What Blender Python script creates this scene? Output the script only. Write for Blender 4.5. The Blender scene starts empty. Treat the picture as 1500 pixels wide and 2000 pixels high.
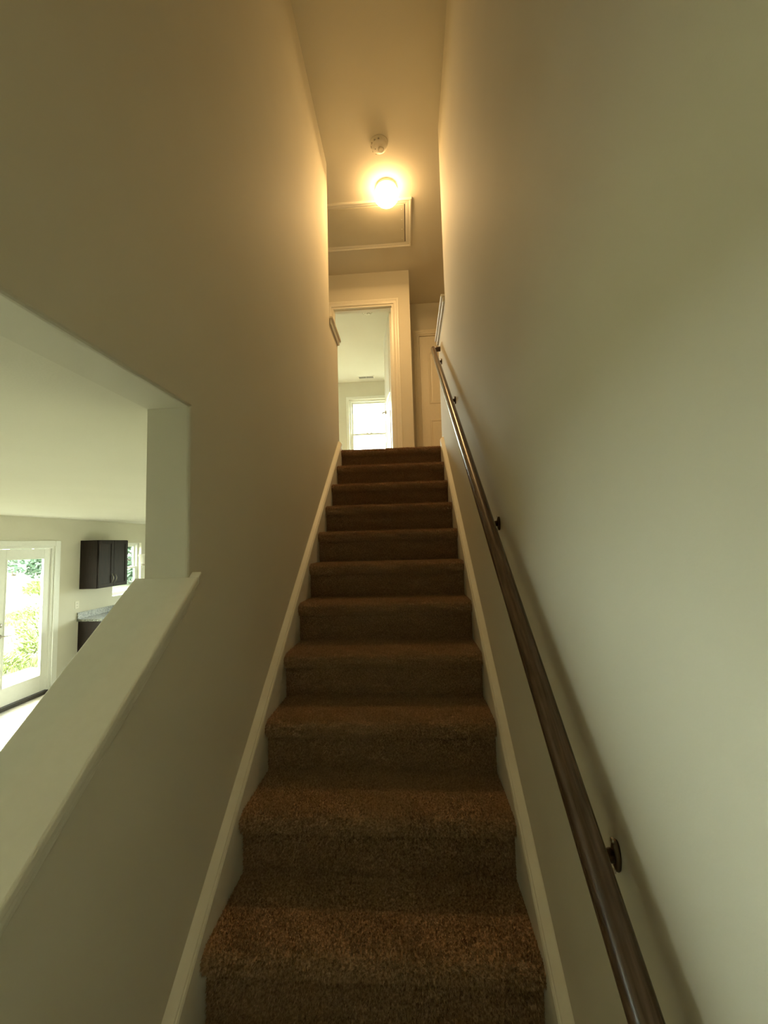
import bpy, bmesh, math, random
import numpy as np
from mathutils import Vector, Matrix
random.seed(7); rng = np.random.default_rng(7)
sc = bpy.context.scene
COL = sc.collection

# ------------------------------------------------------------------ camera
CAM = Vector((0.58969, -0.84675, 1.26463))
RT = Vector((0.9975492, 0.06434683, -0.02747874)); UP = Vector((0.03219289, -0.07340968, 0.99678214)); FW = Vector((-0.06212257, 0.99522385, 0.07530128))
cd = bpy.data.cameras.new('camera'); cam = bpy.data.objects.new('camera', cd); COL.objects.link(cam)
cd.sensor_fit = 'HORIZONTAL'; cd.sensor_width = 36.0; cd.lens = 763.946/1500*36.0; cd.clip_start = 0.02; cd.clip_end = 300
cam.matrix_world = Matrix(((RT.x, UP.x, -FW.x, CAM.x), (RT.y, UP.y, -FW.y, CAM.y), (RT.z, UP.z, -FW.z, CAM.z), (0, 0, 0, 1)))
sc.camera = cam

# ------------------------------------------------------------------ sky, sun, exposure
SKY = 37.0
LAMP = 35.0
w = bpy.data.worlds.new('overcast_sky'); sc.world = w; w.use_nodes = True
bg = w.node_tree.nodes['Background']; bg.inputs[0].default_value = (0.95, 1.0, 0.86, 1); bg.inputs[1].default_value = SKY
sd = bpy.data.lights.new('sun', 'SUN'); sd.energy = 9.0; sd.angle = math.radians(2.0); sd.color = (1.0, 0.95, 0.84)
sun = bpy.data.objects.new('sun', sd); COL.objects.link(sun)
sun.rotation_euler = Vector((0.60, -0.42, -0.95)).to_track_quat('-Z', 'Y').to_euler()
sun.location = (-12, 10, 14)
def portal(name, loc, sx, sy, direction):
    l = bpy.data.lights.new(name, 'AREA'); l.shape = 'RECTANGLE'; l.size = sx; l.size_y = sy
    l.cycles.is_portal = True
    o = bpy.data.objects.new(name, l); COL.objects.link(o); o.location = loc
    o.rotation_euler = Vector(direction).to_track_quat('-Z', 'Z').to_euler()
vs = sc.view_settings
sc.display_settings.display_device = 'sRGB'
vs.view_transform = 'Standard'; vs.look = 'None'; vs.gamma = 1.0; vs.use_curve_mapping = False; vs.exposure = 0.0
cy = sc.cycles
cy.use_denoising = True
try: cy.denoiser = 'OPENIMAGEDENOISE'
except Exception: pass
cy.use_adaptive_sampling = True; cy.adaptive_threshold = 0.02
cy.max_bounces = 9; cy.diffuse_bounces = 7; cy.glossy_bounces = 4; cy.transmission_bounces = 6; cy.transparent_max_bounces = 12
cy.sample_clamp_indirect = 8.0; cy.caustics_reflective = False; cy.caustics_refractive = False

# ------------------------------------------------------------------ materials
def mat(name, base, rough=0.6, noise=None, bump=None, spec=0.5, metal=0.0, coat=0.0):
    """noise=(scale, second colour, detail, stretch, lo, hi)  bump=(scale, strength, distance)"""
    m = bpy.data.materials.new(name); m.use_nodes = True
    nt = m.node_tree; b = nt.nodes['Principled BSDF']
    b.inputs['Base Color'].default_value = (*base, 1); b.inputs['Roughness'].default_value = rough
    b.inputs['Metallic'].default_value = metal; b.inputs['Specular IOR Level'].default_value = spec
    b.inputs['Coat Weight'].default_value = coat
    tc = nt.nodes.new('ShaderNodeTexCoord')
    if noise:
        sca, col2, det, stretch, lo, hi = noise
        mp = nt.nodes.new('ShaderNodeMapping'); mp.inputs['Scale'].default_value = stretch
        n = nt.nodes.new('ShaderNodeTexNoise'); n.inputs['Scale'].default_value = sca; n.inputs['Detail'].default_value = det
        cr = nt.nodes.new('ShaderNodeValToRGB'); cr.color_ramp.elements[0].position = lo; cr.color_ramp.elements[1].position = hi
        cr.color_ramp.elements[0].color = (*base, 1); cr.color_ramp.elements[1].color = (*col2, 1)
        nt.links.new(tc.outputs['Object'], mp.inputs['Vector']); nt.links.new(mp.outputs['Vector'], n.inputs['Vector'])
        nt.links.new(n.outputs['Fac'], cr.inputs['Fac']); nt.links.new(cr.outputs['Color'], b.inputs['Base Color'])
    if bump:
        n2 = nt.nodes.new('ShaderNodeTexNoise'); n2.inputs['Scale'].default_value = bump[0]; n2.inputs['Detail'].default_value = 3
        bp = nt.nodes.new('ShaderNodeBump'); bp.inputs['Strength'].default_value = bump[1]; bp.inputs['Distance'].default_value = bump[2]
        nt.links.new(tc.outputs['Object'], n2.inputs['Vector']); nt.links.new(n2.outputs['Fac'], bp.inputs['Height']); nt.links.new(bp.outputs['Normal'], b.inputs['Normal'])
    return m
M = {}
M['paint'] = mat('wall_paint', (0.66, 0.64, 0.55), 0.75, (3.0, (0.68, 0.66, 0.57), 2, (1, 1, 1), .3, .7), (260, 0.12, 0.001), 0.25)
M['ceil'] = mat('ceiling_paint', (0.72, 0.70, 0.61), 0.85, (2.0, (0.74, 0.72, 0.63), 2, (1, 1, 1), .3, .7), (180, 0.2, 0.002), 0.2)
M['trim'] = mat('trim_white', (0.80, 0.79, 0.71), 0.35, (40, (0.77, 0.76, 0.68), 2, (1, 1, 1), .3, .8))
M['white'] = mat('frame_white', (0.84, 0.85, 0.81), 0.35, (30, (0.81, 0.82, 0.78), 2, (1, 1, 1), .3, .8))
M['door'] = mat('door_paint', (0.80, 0.77, 0.66), 0.4, (25, (0.77, 0.74, 0.63), 2, (1, 1, 1), .3, .8))
M['carpet'] = mat('carpet_brown', (0.320, 0.205, 0.118), 0.95, (150, (0.560, 0.380, 0.235), 4, (1, 1, 1), .35, .68), (330, 0.9, 0.006), 0.05)
M['pile'] = mat('carpet_pile', (0.265, 0.170, 0.098), 0.95, (150, (0.58, 0.395, 0.245), 4, (1, 1, 1), .34, .68), None, 0.05)
M['rail'] = mat('dark_stained_wood', (0.050, 0.028, 0.016), 0.27, (26, (0.105, 0.062, 0.036), 5, (6, .35, .45), .35, .7), (60, 0.08, 0.001), 0.5)
M['bronze'] = mat('bronze_metal', (0.10, 0.075, 0.055), 0.32, (40, (0.14, 0.10, 0.07), 2, (1, 1, 1), .3, .7), None, 0.5, 0.9)
M['nickel'] = mat('satin_nickel', (0.45, 0.42, 0.37), 0.3, (40, (0.5, 0.47, 0.41), 2, (1, 1, 1), .3, .7), None, 0.5, 1.0)
M['espresso'] = mat('espresso_cabinet', (0.012, 0.008, 0.006), 0.5, (14, (0.022, 0.014, 0.010), 4, (3, 3, .4), .3, .7), None, 0.15)
M['granite'] = mat('speckled_granite', (0.05, 0.053, 0.043), 0.22, (70, (0.26, 0.26, 0.215), 6, (1, 1, 1), .38, .62), None, 0.5)
M['plastic'] = mat('white_plastic', (0.80, 0.77, 0.68), 0.4, (30, (0.78, 0.75, 0.66), 2, (1, 1, 1), .3, .7))
M['dark'] = mat('dark_gap', (0.03, 0.026, 0.02), 0.6, (30, (0.05, 0.042, 0.032), 2, (1, 1, 1), .3, .7))
M['slotgrey'] = mat('slot_grey', (0.38, 0.36, 0.31), 0.6, (30, (0.42, 0.40, 0.34), 2, (1, 1, 1), .3, .7))
M['board'] = mat('hatch_panel', (0.62, 0.60, 0.49), 0.6, (6, (0.65, 0.63, 0.52), 3, (1, 1, 1), .3, .7))
M['plank_a'] = mat('plank_pale_oak', (0.46, 0.41, 0.34), 0.5, (9, (0.28, 0.245, 0.20), 5, (1, 8, 1), .3, .75))
M['plank_b'] = mat('plank_grey_oak', (0.40, 0.37, 0.315), 0.5, (9, (0.235, 0.215, 0.18), 5, (1, 8, 1), .3, .75))
M['concrete'] = mat('patio_concrete', (0.22, 0.215, 0.20), 0.85, (8, (0.18, 0.175, 0.16), 4, (1, 1, 1), .3, .7), (60, .2, .004))
M['leaf_a'] = mat('leaf_blue_green', (0.060, 0.110, 0.080), 0.6, (3, (0.105, 0.165, 0.105), 2, (1, 1, 1), .3, .7))
M['leaf_b'] = mat('leaf_bright_green', (0.080, 0.115, 0.026), 0.6, (3, (0.125, 0.150, 0.034), 2, (1, 1, 1), .3, .7))
M['bark'] = mat('bark', (0.16, 0.13, 0.10), 0.9, (12, (0.09, 0.07, 0.055), 4, (1, 1, .2), .3, .7), (30, .5, .01))
M['car'] = mat('car_paint', (0.08, 0.11, 0.14), 0.3, (3, (0.09, 0.12, 0.15), 2, (1, 1, 1), .3, .7), None, 0.5, 0.2, 0.6)
M['tyre'] = mat('tyre_rubber', (0.03, 0.03, 0.03), 0.8, (30, (0.045, 0.045, 0.045), 2, (1, 1, 1), .3, .7))
M['siding'] = mat('outer_siding', (0.55, 0.55, 0.50), 0.7, (5, (0.5, 0.5, 0.46), 2, (1, 1, 1), .3, .7))

def glass_mat():
    m = bpy.data.materials.new('window_glass'); m.use_nodes = True; nt = m.node_tree; nt.nodes.clear()
    o = nt.nodes.new('ShaderNodeOutputMaterial'); mx = nt.nodes.new('ShaderNodeMixShader')
    t = nt.nodes.new('ShaderNodeBsdfTransparent'); t.inputs[0].default_value = (0.93, 0.96, 0.94, 1)
    g = nt.nodes.new('ShaderNodeBsdfGlossy'); g.inputs['Roughness'].default_value = 0.02
    n = nt.nodes.new('ShaderNodeTexNoise'); n.inputs['Scale'].default_value = 3.0
    mr = nt.nodes.new('ShaderNodeMapRange'); mr.inputs['To Min'].default_value = 0.04; mr.inputs['To Max'].default_value = 0.06
    nt.links.new(n.outputs['Fac'], mr.inputs['Value']); nt.links.new(mr.outputs['Result'], mx.inputs['Fac'])
    nt.links.new(t.outputs[0], mx.inputs[1]); nt.links.new(g.outputs[0], mx.inputs[2]); nt.links.new(mx.outputs[0], o.inputs['Surface'])
    return m
M['glass'] = glass_mat()
def glow_mat(name, col, strength):
    m = bpy.data.materials.new(name); m.use_nodes = True; b = m.node_tree.nodes['Principled BSDF']
    b.inputs['Base Color'].default_value = (0.9, 0.88, 0.8, 1); b.inputs['Emission Color'].default_value = (*col, 1); b.inputs['Emission Strength'].default_value = strength
    b.inputs['Roughness'].default_value = 0.2
    return m
M['lampglass'] = glow_mat('lit_frosted_glass', (1.0, 0.60, 0.235), LAMP)
M['frost'] = mat('frosted_glass_off', (0.85, 0.84, 0.78), 0.3, (20, (0.82, 0.81, 0.75), 2, (1, 1, 1), .3, .7))
def ground_mat():
    m = bpy.data.materials.new('grass_and_straw'); m.use_nodes = True; nt = m.node_tree; b = nt.nodes['Principled BSDF']; b.inputs['Roughness'].default_value = 0.95
    tc = nt.nodes.new('ShaderNodeTexCoord')
    n = nt.nodes.new('ShaderNodeTexNoise'); n.inputs['Scale'].default_value = 0.75; n.inputs['Detail'].default_value = 9; n.inputs['Roughness'].default_value = 0.72
    cr = nt.nodes.new('ShaderNodeValToRGB'); e = cr.color_ramp.elements
    e[0].position = .36; e[0].color = (.026, .040, .009, 1); e[1].position = .64; e[1].color = (.075, .069, .052, 1)
    k = e.new(.46); k.color = (.036, .046, .014, 1); k = e.new(.53); k.color = (.054, .050, .034, 1)
    nt.links.new(tc.outputs['Object'], n.inputs['Vector']); nt.links.new(n.outputs['Fac'], cr.inputs['Fac']); nt.links.new(cr.outputs['Color'], b.inputs['Base Color'])
    return m
M['ground'] = ground_mat()

# ------------------------------------------------------------------ helpers
def tag(o, label=None, cat=None, group=None, kind=None):
    if label: o['label'] = label
    if cat: o['category'] = cat
    if group: o['group'] = group
    if kind: o['kind'] = kind
    return o
def thing(name, label, cat, loc=(0, 0, 0), group=None, kind=None, rotz=0):
    o = bpy.data.objects.new(name, None); COL.objects.link(o); o.location = loc; o.rotation_euler = (0, 0, rotz); o.empty_display_size = 0.1
    return tag(o, label, cat, group, kind)
def obj(name, bm, m, parent=None, bevel=0, smooth=False, world=False):
    """link a bmesh as one object; with world=True vertices are world coordinates and moved into the parent's space"""
    if parent is not None and world:
        bmesh.ops.transform(bm, matrix=(Matrix.Translation(parent.location) @ parent.rotation_euler.to_matrix().to_4x4()).inverted(), verts=bm.verts)
    bmesh.ops.recalc_face_normals(bm, faces=bm.faces)
    me = bpy.data.meshes.new(name); bm.to_mesh(me); bm.free(); me.materials.append(M[m])
    if smooth: me.polygons.foreach_set('use_smooth', [True]*len(me.polygons))
    o = bpy.data.objects.new(name, me); COL.objects.link(o); o.parent = parent
    if bevel:
        b = o.modifiers.new('bevel', 'BEVEL'); b.width = bevel; b.segments = 3; b.limit_method = 'ANGLE'; b.angle_limit = math.radians(40)
    return o
def B(): return bmesh.new()
def box(bm, lo, hi):
    x0, y0, z0 = lo; x1, y1, z1 = hi
    v = [bm.verts.new(p) for p in ((x0,y0,z0),(x1,y0,z0),(x1,y1,z0),(x0,y1,z0),(x0,y0,z1),(x1,y0,z1),(x1,y1,z1),(x0,y1,z1))]
    for f in ((0,3,2,1),(4,5,6,7),(0,1,5,4),(1,2,6,5),(2,3,7,6),(3,0,4,7)): bm.faces.new([v[i] for i in f])
    return bm
def prism(bm, pts, axis, a, b):
    """extrude a polygon along an axis; pts are the other two coords in xyz order"""
    def mk(p, t): return {'x': (t, p[0], p[1]), 'y': (p[0], t, p[1]), 'z': (p[0], p[1], t)}[axis]
    A = [bm.verts.new(mk(p, a)) for p in pts]; Bv = [bm.verts.new(mk(p, b)) for p in pts]
    bm.faces.new(A); bm.faces.new(Bv[::-1]); n = len(pts)
    for i in range(n): bm.faces.new((A[i], A[(i+1) % n], Bv[(i+1) % n], Bv[i]))
    return bm
def loft(bm, pts, path, frame, cap=True):
    """sweep 2d profile pts along points; frame(i)->(u,v) vectors"""
    rings = []
    for i, p in enumerate(path):
        u, v = frame(i); rings.append([bm.verts.new(Vector(p) + u*a + v*b) for a, b in pts])
    n = len(pts)
    for r0, r1 in zip(rings, rings[1:]):
        for i in range(n): bm.faces.new((r0[i], r0[(i+1) % n], r1[(i+1) % n], r1[i]))
    if cap: bm.faces.new(rings[0][::-1]); bm.faces.new(rings[-1])
    return bm
def tube(bm, path, rad, seg=10):
    path = [Vector(p) for p in path]; n = len(path); rad = rad if isinstance(rad, (list, tuple)) else [rad]*n
    ref = Vector((0.31, 0.13, 0.94)).normalized(); rings = []
    for i, p in enumerate(path):
        t = (path[min(i+1, n-1)] - path[max(i-1, 0)]).normalized()
        u = t.cross(ref).normalized(); v = t.cross(u)
        rings.append([bm.verts.new(p + (u*math.cos(2*math.pi*k/seg) + v*math.sin(2*math.pi*k/seg))*rad[i]) for k in range(seg)])
    for r0, r1 in zip(rings, rings[1:]):
        for k in range(seg): bm.faces.new((r0[k], r0[(k+1) % seg], r1[(k+1) % seg], r1[k]))
    bm.faces.new(rings[0][::-1]); bm.faces.new(rings[-1])
    return bm
def lathe(bm, prof, c, axis='z', seg=40):
    """prof: (radius, height) list around c"""
    c = Vector(c); rings = []
    for r, h in prof:
        ring = []
        for k in range(seg):
            a = 2*math.pi*k/seg; ca, sa = r*math.cos(a), r*math.sin(a)
            d = {'z': (ca, sa, h), 'x': (h, ca, sa), 'y': (ca, h, sa)}[axis]
            ring.append(bm.verts.new(c + Vector(d)))
        rings.append(ring)
    for r0, r1 in zip(rings, rings[1:]):
        for k in range(seg): bm.faces.new((r0[k], r0[(k+1) % seg], r1[(k+1) % seg], r1[k]))
    bm.faces.new(rings[0][::-1]); bm.faces.new(rings[-1])
    return bm
def struct(name, bm, m, label, cat, **k): return tag(obj(name, bm, m, **k), label, cat, kind='structure')

# ------------------------------------------------------------------ key sizes (metres; y runs up the stair)
W, G, R = 0.90078, 0.23407, 0.19          # clear tread width, run, rise
SL = R/G
XL, XLB, XR, XRB = -0.025, -0.152, 0.926, 1.05   # faces of the two stair walls
ZF, ZC, ZU, ZT = -0.76, 1.74, 2.09, 4.57         # lower floor, lower ceiling, upper floor, upper ceiling
YJ = 0.212; ZS = 1.664                            # opening: jamb and soffit
XK = -4.65                                        # kitchen outer wall face
YB = -4.2                                         # wall behind the camera

# ------------------------------------------------------------------ shell: stair walls
CAPZ = lambda y: 1.158 + SL*(y-YJ)                # underside of sloping cap on the low wall
YN = -1.05
bm = B()
prism(bm, [(-1.30, ZS), (YJ, ZS), (YJ, CAPZ(YJ)), (YN, CAPZ(YN)), (YN, ZF), (2.68, ZF), (2.68, 3.16), (2.30, 3.16), (2.30, ZT), (-1.30, ZT)], 'x', XLB, XL)
wl = struct('wall_left', bm, 'paint', 'beige painted stairwell wall with sloped pass-through opening to the kitchen', 'wall', bevel=0.009)
wl.modifiers[0].limit_method = 'WEIGHT'
at = wl.data.attributes.new('bevel_weight_edge', 'FLOAT', 'EDGE')
for e in wl.data.edges:
    p, q = (wl.data.vertices[i].co for i in e.vertices)
    if abs(p.x-XL) < 1e-4 and abs(q.x-XL) < 1e-4: at.data[e.index].value = 1.0
    elif abs(p.x-q.x) < 1e-4 and abs(p.y-YJ) < 1e-4 and abs(q.y-YJ) < 1e-4: at.data[e.index].value = 0.4
bm = B()
prism(bm, [(YB, ZF), (2.78, ZF), (2.78, 3.16), (2.10, 3.16), (2.10, ZT), (YB, ZT)], 'x', XR, XRB)
struct('wall_right', bm, 'paint', 'tall beige stairwell wall carrying the wooden handrail', 'wall', bevel=0.009)

# walls around the lower room, with window and door openings
def wall_with_holes(name, axis, t0, t1, a0, a1, z0, z1, holes, m, label):
    """holes: (a0,a1,z0,z1) rectangles not overlapping in a"""
    bm = B(); holes = sorted(holes); cur = a0
    def bx(p, q, lo, hi):
        if q-p < 1e-4 or hi-lo < 1e-4: return
        if axis == 'x': box(bm, (t0, p, lo), (t1, q, hi))
        else: box(bm, (p, t0, lo), (q, t1, hi))
    for h0, h1, l, u in holes:
        bx(cur, h0, z0, z1); bx(h0, h1, z0, l); bx(h0, h1, u, z1); cur = h1
    bx(cur, a1, z0, z1)
    return struct(name, bm, m, label, 'wall')
DY0, DY1, DZ1 = 3.06, 4.645, 1.335                # patio door rough opening
KW = (5.795, 6.52, 0.425, 1.372)                  # kitchen window
LW_ADDED = [(-0.9, 2.6, -0.2, 1.50)]  # assumed living-room window out of view, added to bring in daylight
wall_with_holes('wall_kitchen', 'x', XK-0.16, XK, YB, 8.6, ZF-0.3, ZU, [(DY0, DY1, ZF, DZ1), KW] + LW_ADDED, 'paint', 'beige kitchen wall with patio door, dark cabinets and window')
FWN_ADDED = [(-2.2, -0.6, -0.3, 1.42)]  # assumed far-wall window, unseen, added to light the kitchen ceiling
wall_with_holes('wall_back', 'y', YB-0.16, YB, XK-0.16, XRB, ZF-0.3, ZU, [], 'paint', 'front wall of the lower room at the foot of the stair')
wall_with_holes('wall_far', 'y', 8.6, 8.76, XK-0.16, XLB, ZF-0.3, ZU, FWN_ADDED, 'paint', 'beige wall closing the far end of the kitchen')
bm = B(); box(bm, (XLB, 2.68, ZF), (XL, 8.6, ZC)); struct('wall_inner', bm, 'paint', 'beige partition between the kitchen and the space under the landing', 'wall')
bm = B(); box(bm, (XLB, YB, ZC), (XR, -1.30, ZU)); box(bm, (XLB, -1.42, ZU), (XR, -1.30, ZT))
struct('wall_header', bm, 'paint', 'upper stairwell end wall above the foot of the stair', 'wall')

# floors
fl = struct('floor', box(B(), (XK-0.16, YB-0.16, ZF-0.3), (XRB, 8.6, ZF-0.012)), 'dark', 'pale oak plank floor of the kitchen and living room', 'floor')
bm = B(); box(bm, (-0.60, -0.087, -0.012), (0.60, 0.087, 0.0))
plank_me = None; PL, PW = 1.20, 0.178
row = 0; y = YB + PW/2
while y < 8.6 - PW/2:
    x = XK + PL*(0.15 + 0.37*((row*3) % 4)/1.5) - PL
    while x < XLB + 0.05:
        lo, hi = max(x-0.6, XK+0.002), min(x+0.6, XLB-0.002)
        if hi - lo > 0.05 and -2.6 < y < 5.6:
            if hi - lo > 1.19:
                if plank_me is None:
                    o = obj('plank', bm, 'plank_a', fl); plank_me = o.data; plank_mb = plank_me.copy(); plank_mb.materials[0] = M['plank_b']
                else:
                    o = bpy.data.objects.new('plank', plank_me if random.random() < .5 else plank_mb); COL.objects.link(o); o.parent = fl
                o.location = (x, y, ZF)
            else:
                b2 = box(B(), (lo, y-0.087, ZF-0.012), (hi, y+0.087, ZF)); obj('plank', b2, random.choice(['plank_a', 'plank_b']), fl)
        x += PL + 0.003
    y += PW; row += 1
bm = B(); box(bm, (XK, 5.6, ZF-0.012), (XLB, 8.6, ZF)); box(bm, (XK, YB, ZF-0.012), (XLB, -2.58, ZF)); box(bm, (XLB, YB, ZF-0.012), (XR, YN, ZF))
obj('plank_run', bm, 'plank_a', fl)['kind'] = 'stuff'

bm = B(); prism(bm, [(-3.0, 2.32), (XLB, 2.32), (XLB, 2.835), (XR, 2.835), (XR, 2.835), (XRB, 2.835), (XRB, 2.12), (2.6, 2.12), (2.6, 7.2), (-3.0, 7.2)][0:4] + [(XRB, 2.835), (XRB, 2.12), (2.6, 2.12), (2.6, 7.2), (-3.0, 7.2)], 'z', ZC+0.02, ZU)
struct('floor_upstairs', bm, 'carpet', 'brown carpeted landing floor at the top of the stair', 'floor')

# ceilings
struct('ceiling', box(B(), (-3.2, -1.45, ZT), (2.8, 7.3, ZT+0.12)), 'ceil', 'warm lit beige ceiling over the stairwell and landing', 'ceiling')
struct('ceiling_downstairs', prism(B(), [(XK, ZC), (XLB, ZS), (XLB, ZC+.12), (XK, ZC+.12)], 'y', YB, 8.6), 'ceil', 'pale flat ceiling of the kitchen seen through the opening', 'ceiling')

# upper walls
YD = 3.72; DX0, DX1, DZ = -0.27, 0.482, 4.148
wall_with_holes('wall_landing', 'y', YD, YD+0.115, -3.0, 0.687, ZU, ZT, [(DX0, DX1, ZU, DZ)], 'paint', 'warm lit landing wall around the open bedroom door')
bm = B(); box(bm, (0.572, YD+0.115, ZU), (0.687, 7.0, ZT)); struct('wall_bedroom_right', bm, 'paint', 'beige bedroom side wall behind the open door', 'wall')
BWN = (-0.56, 0.245, 2.75, 4.20)
wall_with_holes('wall_bedroom', 'y', 6.98, 7.14, -3.0, 0.687, ZU, ZT, [BWN, (-2.5, -1.1, BWN[2], BWN[3])], 'paint', 'pale bedroom wall holding the bright window')
YH = 4.42; CX0, CX1, CZ = 0.800, 1.51, 4.115
wall_with_holes('wall_hall', 'y', YH, YH+0.115, 0.687, 2.6, ZU, ZT, [(CX0, CX1, ZU, CZ)], 'paint', 'beige hall wall holding the panelled closet door')
bm = B(); box(bm, (0.687, 7.0, ZU), (2.6, 7.12, ZT)); struct('wall_closet', bm, 'paint', 'beige wall closing the closet behind the panelled door', 'wall')
bm = B(); box(bm, (2.6, 2.0, ZU), (2.72, 7.2, ZT)); struct('wall_hall_right', bm, 'paint', 'beige end wall of the upper hall beyond the low wall', 'wall')
bm = B(); box(bm, (XRB, 2.0, ZU), (2.6, 2.12, ZT)); struct('wall_hall_front', bm, 'paint', 'beige upper hall wall behind the stairwell wall', 'wall')
bm = B(); box(bm, (-3.12, 2.2, ZU), (-3.0, 7.2, ZT)); struct('wall_upper_left', bm, 'paint', 'beige end wall of the upper rooms', 'wall')
bm = B(); box(bm, (-3.0, 2.2, ZU), (XLB, 2.32, ZT)); struct('wall_upper_front', bm, 'paint', 'beige landing wall beside the stairwell', 'wall')

# ------------------------------------------------------------------ staircase
st = thing('staircase', 'straight brown carpeted staircase rising between two painted walls', 'staircase', (0, 0, 0))
prof = [(0.030, -R), (0.030, -0.062), (0.027, -0.053), (0.016, -0.050), (0.006, -0.045), (0.000, -0.034), (-0.001, -0.022), (0.003, -0.010), (0.012, -0.003), (0.026, 0.0), (0.08, 0.0008), (0.15, 0.0), (G+0.048, -0.001)]
def profile_points(prof, step=0.008):
    P = [Vector((0, a, b)) for a, b in prof]; out = [P[0]]
    for a, b in zip(P, P[1:]):
        n = max(1, int((b-a).length/step))
        out += [a.lerp(b, (i+1)/n) for i in range(n)]
    return out
pp = profile_points(prof, 0.02); nx = 48
xs = np.linspace(0, W, nx+1)
bm = B(); rows = []
for j, p in enumerate(pp):
    q0, q1 = pp[max(j-1, 0)], pp[min(j+1, len(pp)-1)]; t = (q1-q0).normalized(); nrm = Vector((0, -t.z, t.y))
    amp = 0.0022 if -0.06 < p.z < 0.001 and p.y < 0.06 else 0.0008
    rows.append([bm.verts.new((x, p.y + nrm.y*d, p.z + nrm.z*d)) for x in xs for d in [amp*(math.sin(x*17+j*.6)+math.sin(x*41+1.3*j))*.5]])
back = [bm.verts.new((x, G+0.048, -R)) for x in xs]
rows.append(back)
for r0, r1 in zip(rows, rows[1:]):
    for i in range(nx): bm.faces.new((r0[i], r0[i+1], r1[i+1], r1[i]))
for i in range(nx): bm.faces.new((rows[-1][i], rows[-1][i+1], rows[0][i+1], rows[0][i]))
bm.faces.new([r[0] for r in rows]); bm.faces.new([r[-1] for r in rows][::-1])
step0 = obj('step', bm, 'carpet', st)
# carpet pile: short leaning tufts over tread, nosing and riser of one step
NT = 30000
P = np.array([(p.y, p.z) for p in profile_points(prof, 0.004)]); seg = np.diff(P, axis=0); ln = np.hypot(seg[:, 0], seg[:, 1]); cum = np.r_[0, np.cumsum(ln)]
s = rng.uniform(0.003, cum[-1]-0.020, NT); idx = np.clip(np.searchsorted(cum, s)-1, 0, len(seg)-1); fr = (s-cum[idx])/ln[idx]
pos = P[idx] + seg[idx]*fr[:, None]; tn = seg[idx]/ln[idx][:, None]; nm = np.stack([-tn[:, 1], tn[:, 0]], 1)
X = rng.uniform(0.004, W-0.004, NT); h = rng.uniform(0.0045, 0.0085, NT)*np.where(pos[:, 0] < 0.035, 1.45, 1.0); rad = rng.uniform(0.0014, 0.0025, NT); ang = rng.uniform(0, 2*np.pi, NT)
base = np.stack([X, pos[:, 0], pos[:, 1]], 1); N3 = np.stack([np.zeros(NT), nm[:, 0], nm[:, 1]], 1); T3 = np.stack([np.zeros(NT), tn[:, 0], tn[:, 1]], 1); X3 = np.array([1.0, 0, 0])
V = []
for k in range(3):
    a = ang + k*2*np.pi/3
    V.append(base + (X3[None]*np.cos(a)[:, None] + T3*np.sin(a)[:, None])*rad[:, None])
V.append(base + N3*h[:, None] + X3[None]*rng.normal(0, .0022, NT)[:, None] + T3*rng.normal(0, .0022, NT)[:, None])
V = np.stack(V, 1).reshape(-1, 3); i4 = np.arange(NT)[:, None]*4
F = np.concatenate([i4+np.array([[0, 1, 3]]), i4+np.array([[1, 2, 3]]), i4+np.array([[2, 0, 3]])], 1).reshape(-1, 3)
me = bpy.data.meshes.new('carpet_pile'); me.from_pydata(V.tolist(), [], F.tolist()); me.materials.append(M['pile'])
pile0 = bpy.data.objects.new('carpet_pile', me); COL.objects.link(pile0); pile0.parent = step0; pile0['kind'] = 'stuff'
first = True
for k in range(-3, 12):
    if first: s_, first = step0, False
    else:
        s_ = step0.copy(); COL.objects.link(s_); s_.parent = st
        q = pile0.copy(); COL.objects.link(q); q.parent = s_
    s_.location = (0, k*G, k*R)

# skirt boards
def skirt(name, side, y0, y1, label):
    pr = [(-0.007, -0.26), (-0.007, 0.031), (-0.004, 0.038), (-0.001, 0.040), (0.001, 0.045), (0.0215, 0.058), (0.0248, 0.061), (0.0248, -0.26)]
    bm = B(); rings = []
    for y in (y0, y1):
        rings.append([bm.verts.new(((-d if side < 0 else W+d), y, y*SL + u)) for d, u in pr])
    n = len(pr)
    for i in range(n): bm.faces.new((rings[0][i], rings[0][(i+1) % n], rings[1][(i+1) % n], rings[1][i]))
    bm.faces.new(rings[0]); bm.faces.new(rings[1][::-1])
    struct(name, bm, 'trim', label, 'baseboard')
skirt('baseboard_left', -1, -0.90, 2.62, 'cream sloping skirt board along the kitchen side of the stair')
skirt('baseboard_right', 1, -0.90, 2.62, 'cream sloping skirt board along the handrail side of the stair')

# ------------------------------------------------------------------ sloping cap on the low wall, and caps of the upper low walls
t1 = thing('trim_1', 'wide cream sloping cap on the low stair wall', 'wall cap', (0, 0, 0), kind='structure')
def slope_prism(name, x0, x1, u0, u1, y0, y1, m, par, bevel):
    bm = B(); prism(bm, [(y0, CAPZ(y0)+u0), (y1, CAPZ(y1)+u0), (y1, CAPZ(y1)+u1), (y0, CAPZ(y0)+u1)], 'x', x0, x1)
    return obj(name, bm, m, par, bevel)
slope_prism('cap_board', XLB-0.030, XL+0.030, 0.0, 0.024, YN-0.03, YJ, 'trim', t1, 0.005)
slope_prism('cap_return', XL+0.0005, XL+0.030, 0.0, 0.024, YJ, YJ+0.016, 'trim', t1, 0.003)
slope_prism('cap_molding', XL+0.0005, XL+0.019, -0.030, 0.0, YN, YJ+0.008, 'trim', t1, 0.006)
slope_prism('cap_bead', XL+0.0005, XL+0.010, -0.052, -0.030, YN, YJ+0.004, 'trim', t1, 0.004)
slope_prism('cap_molding', XLB-0.019, XLB-0.0005, -0.030, 0.0, YN, YJ, 'trim', t1, 0.006)
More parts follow.
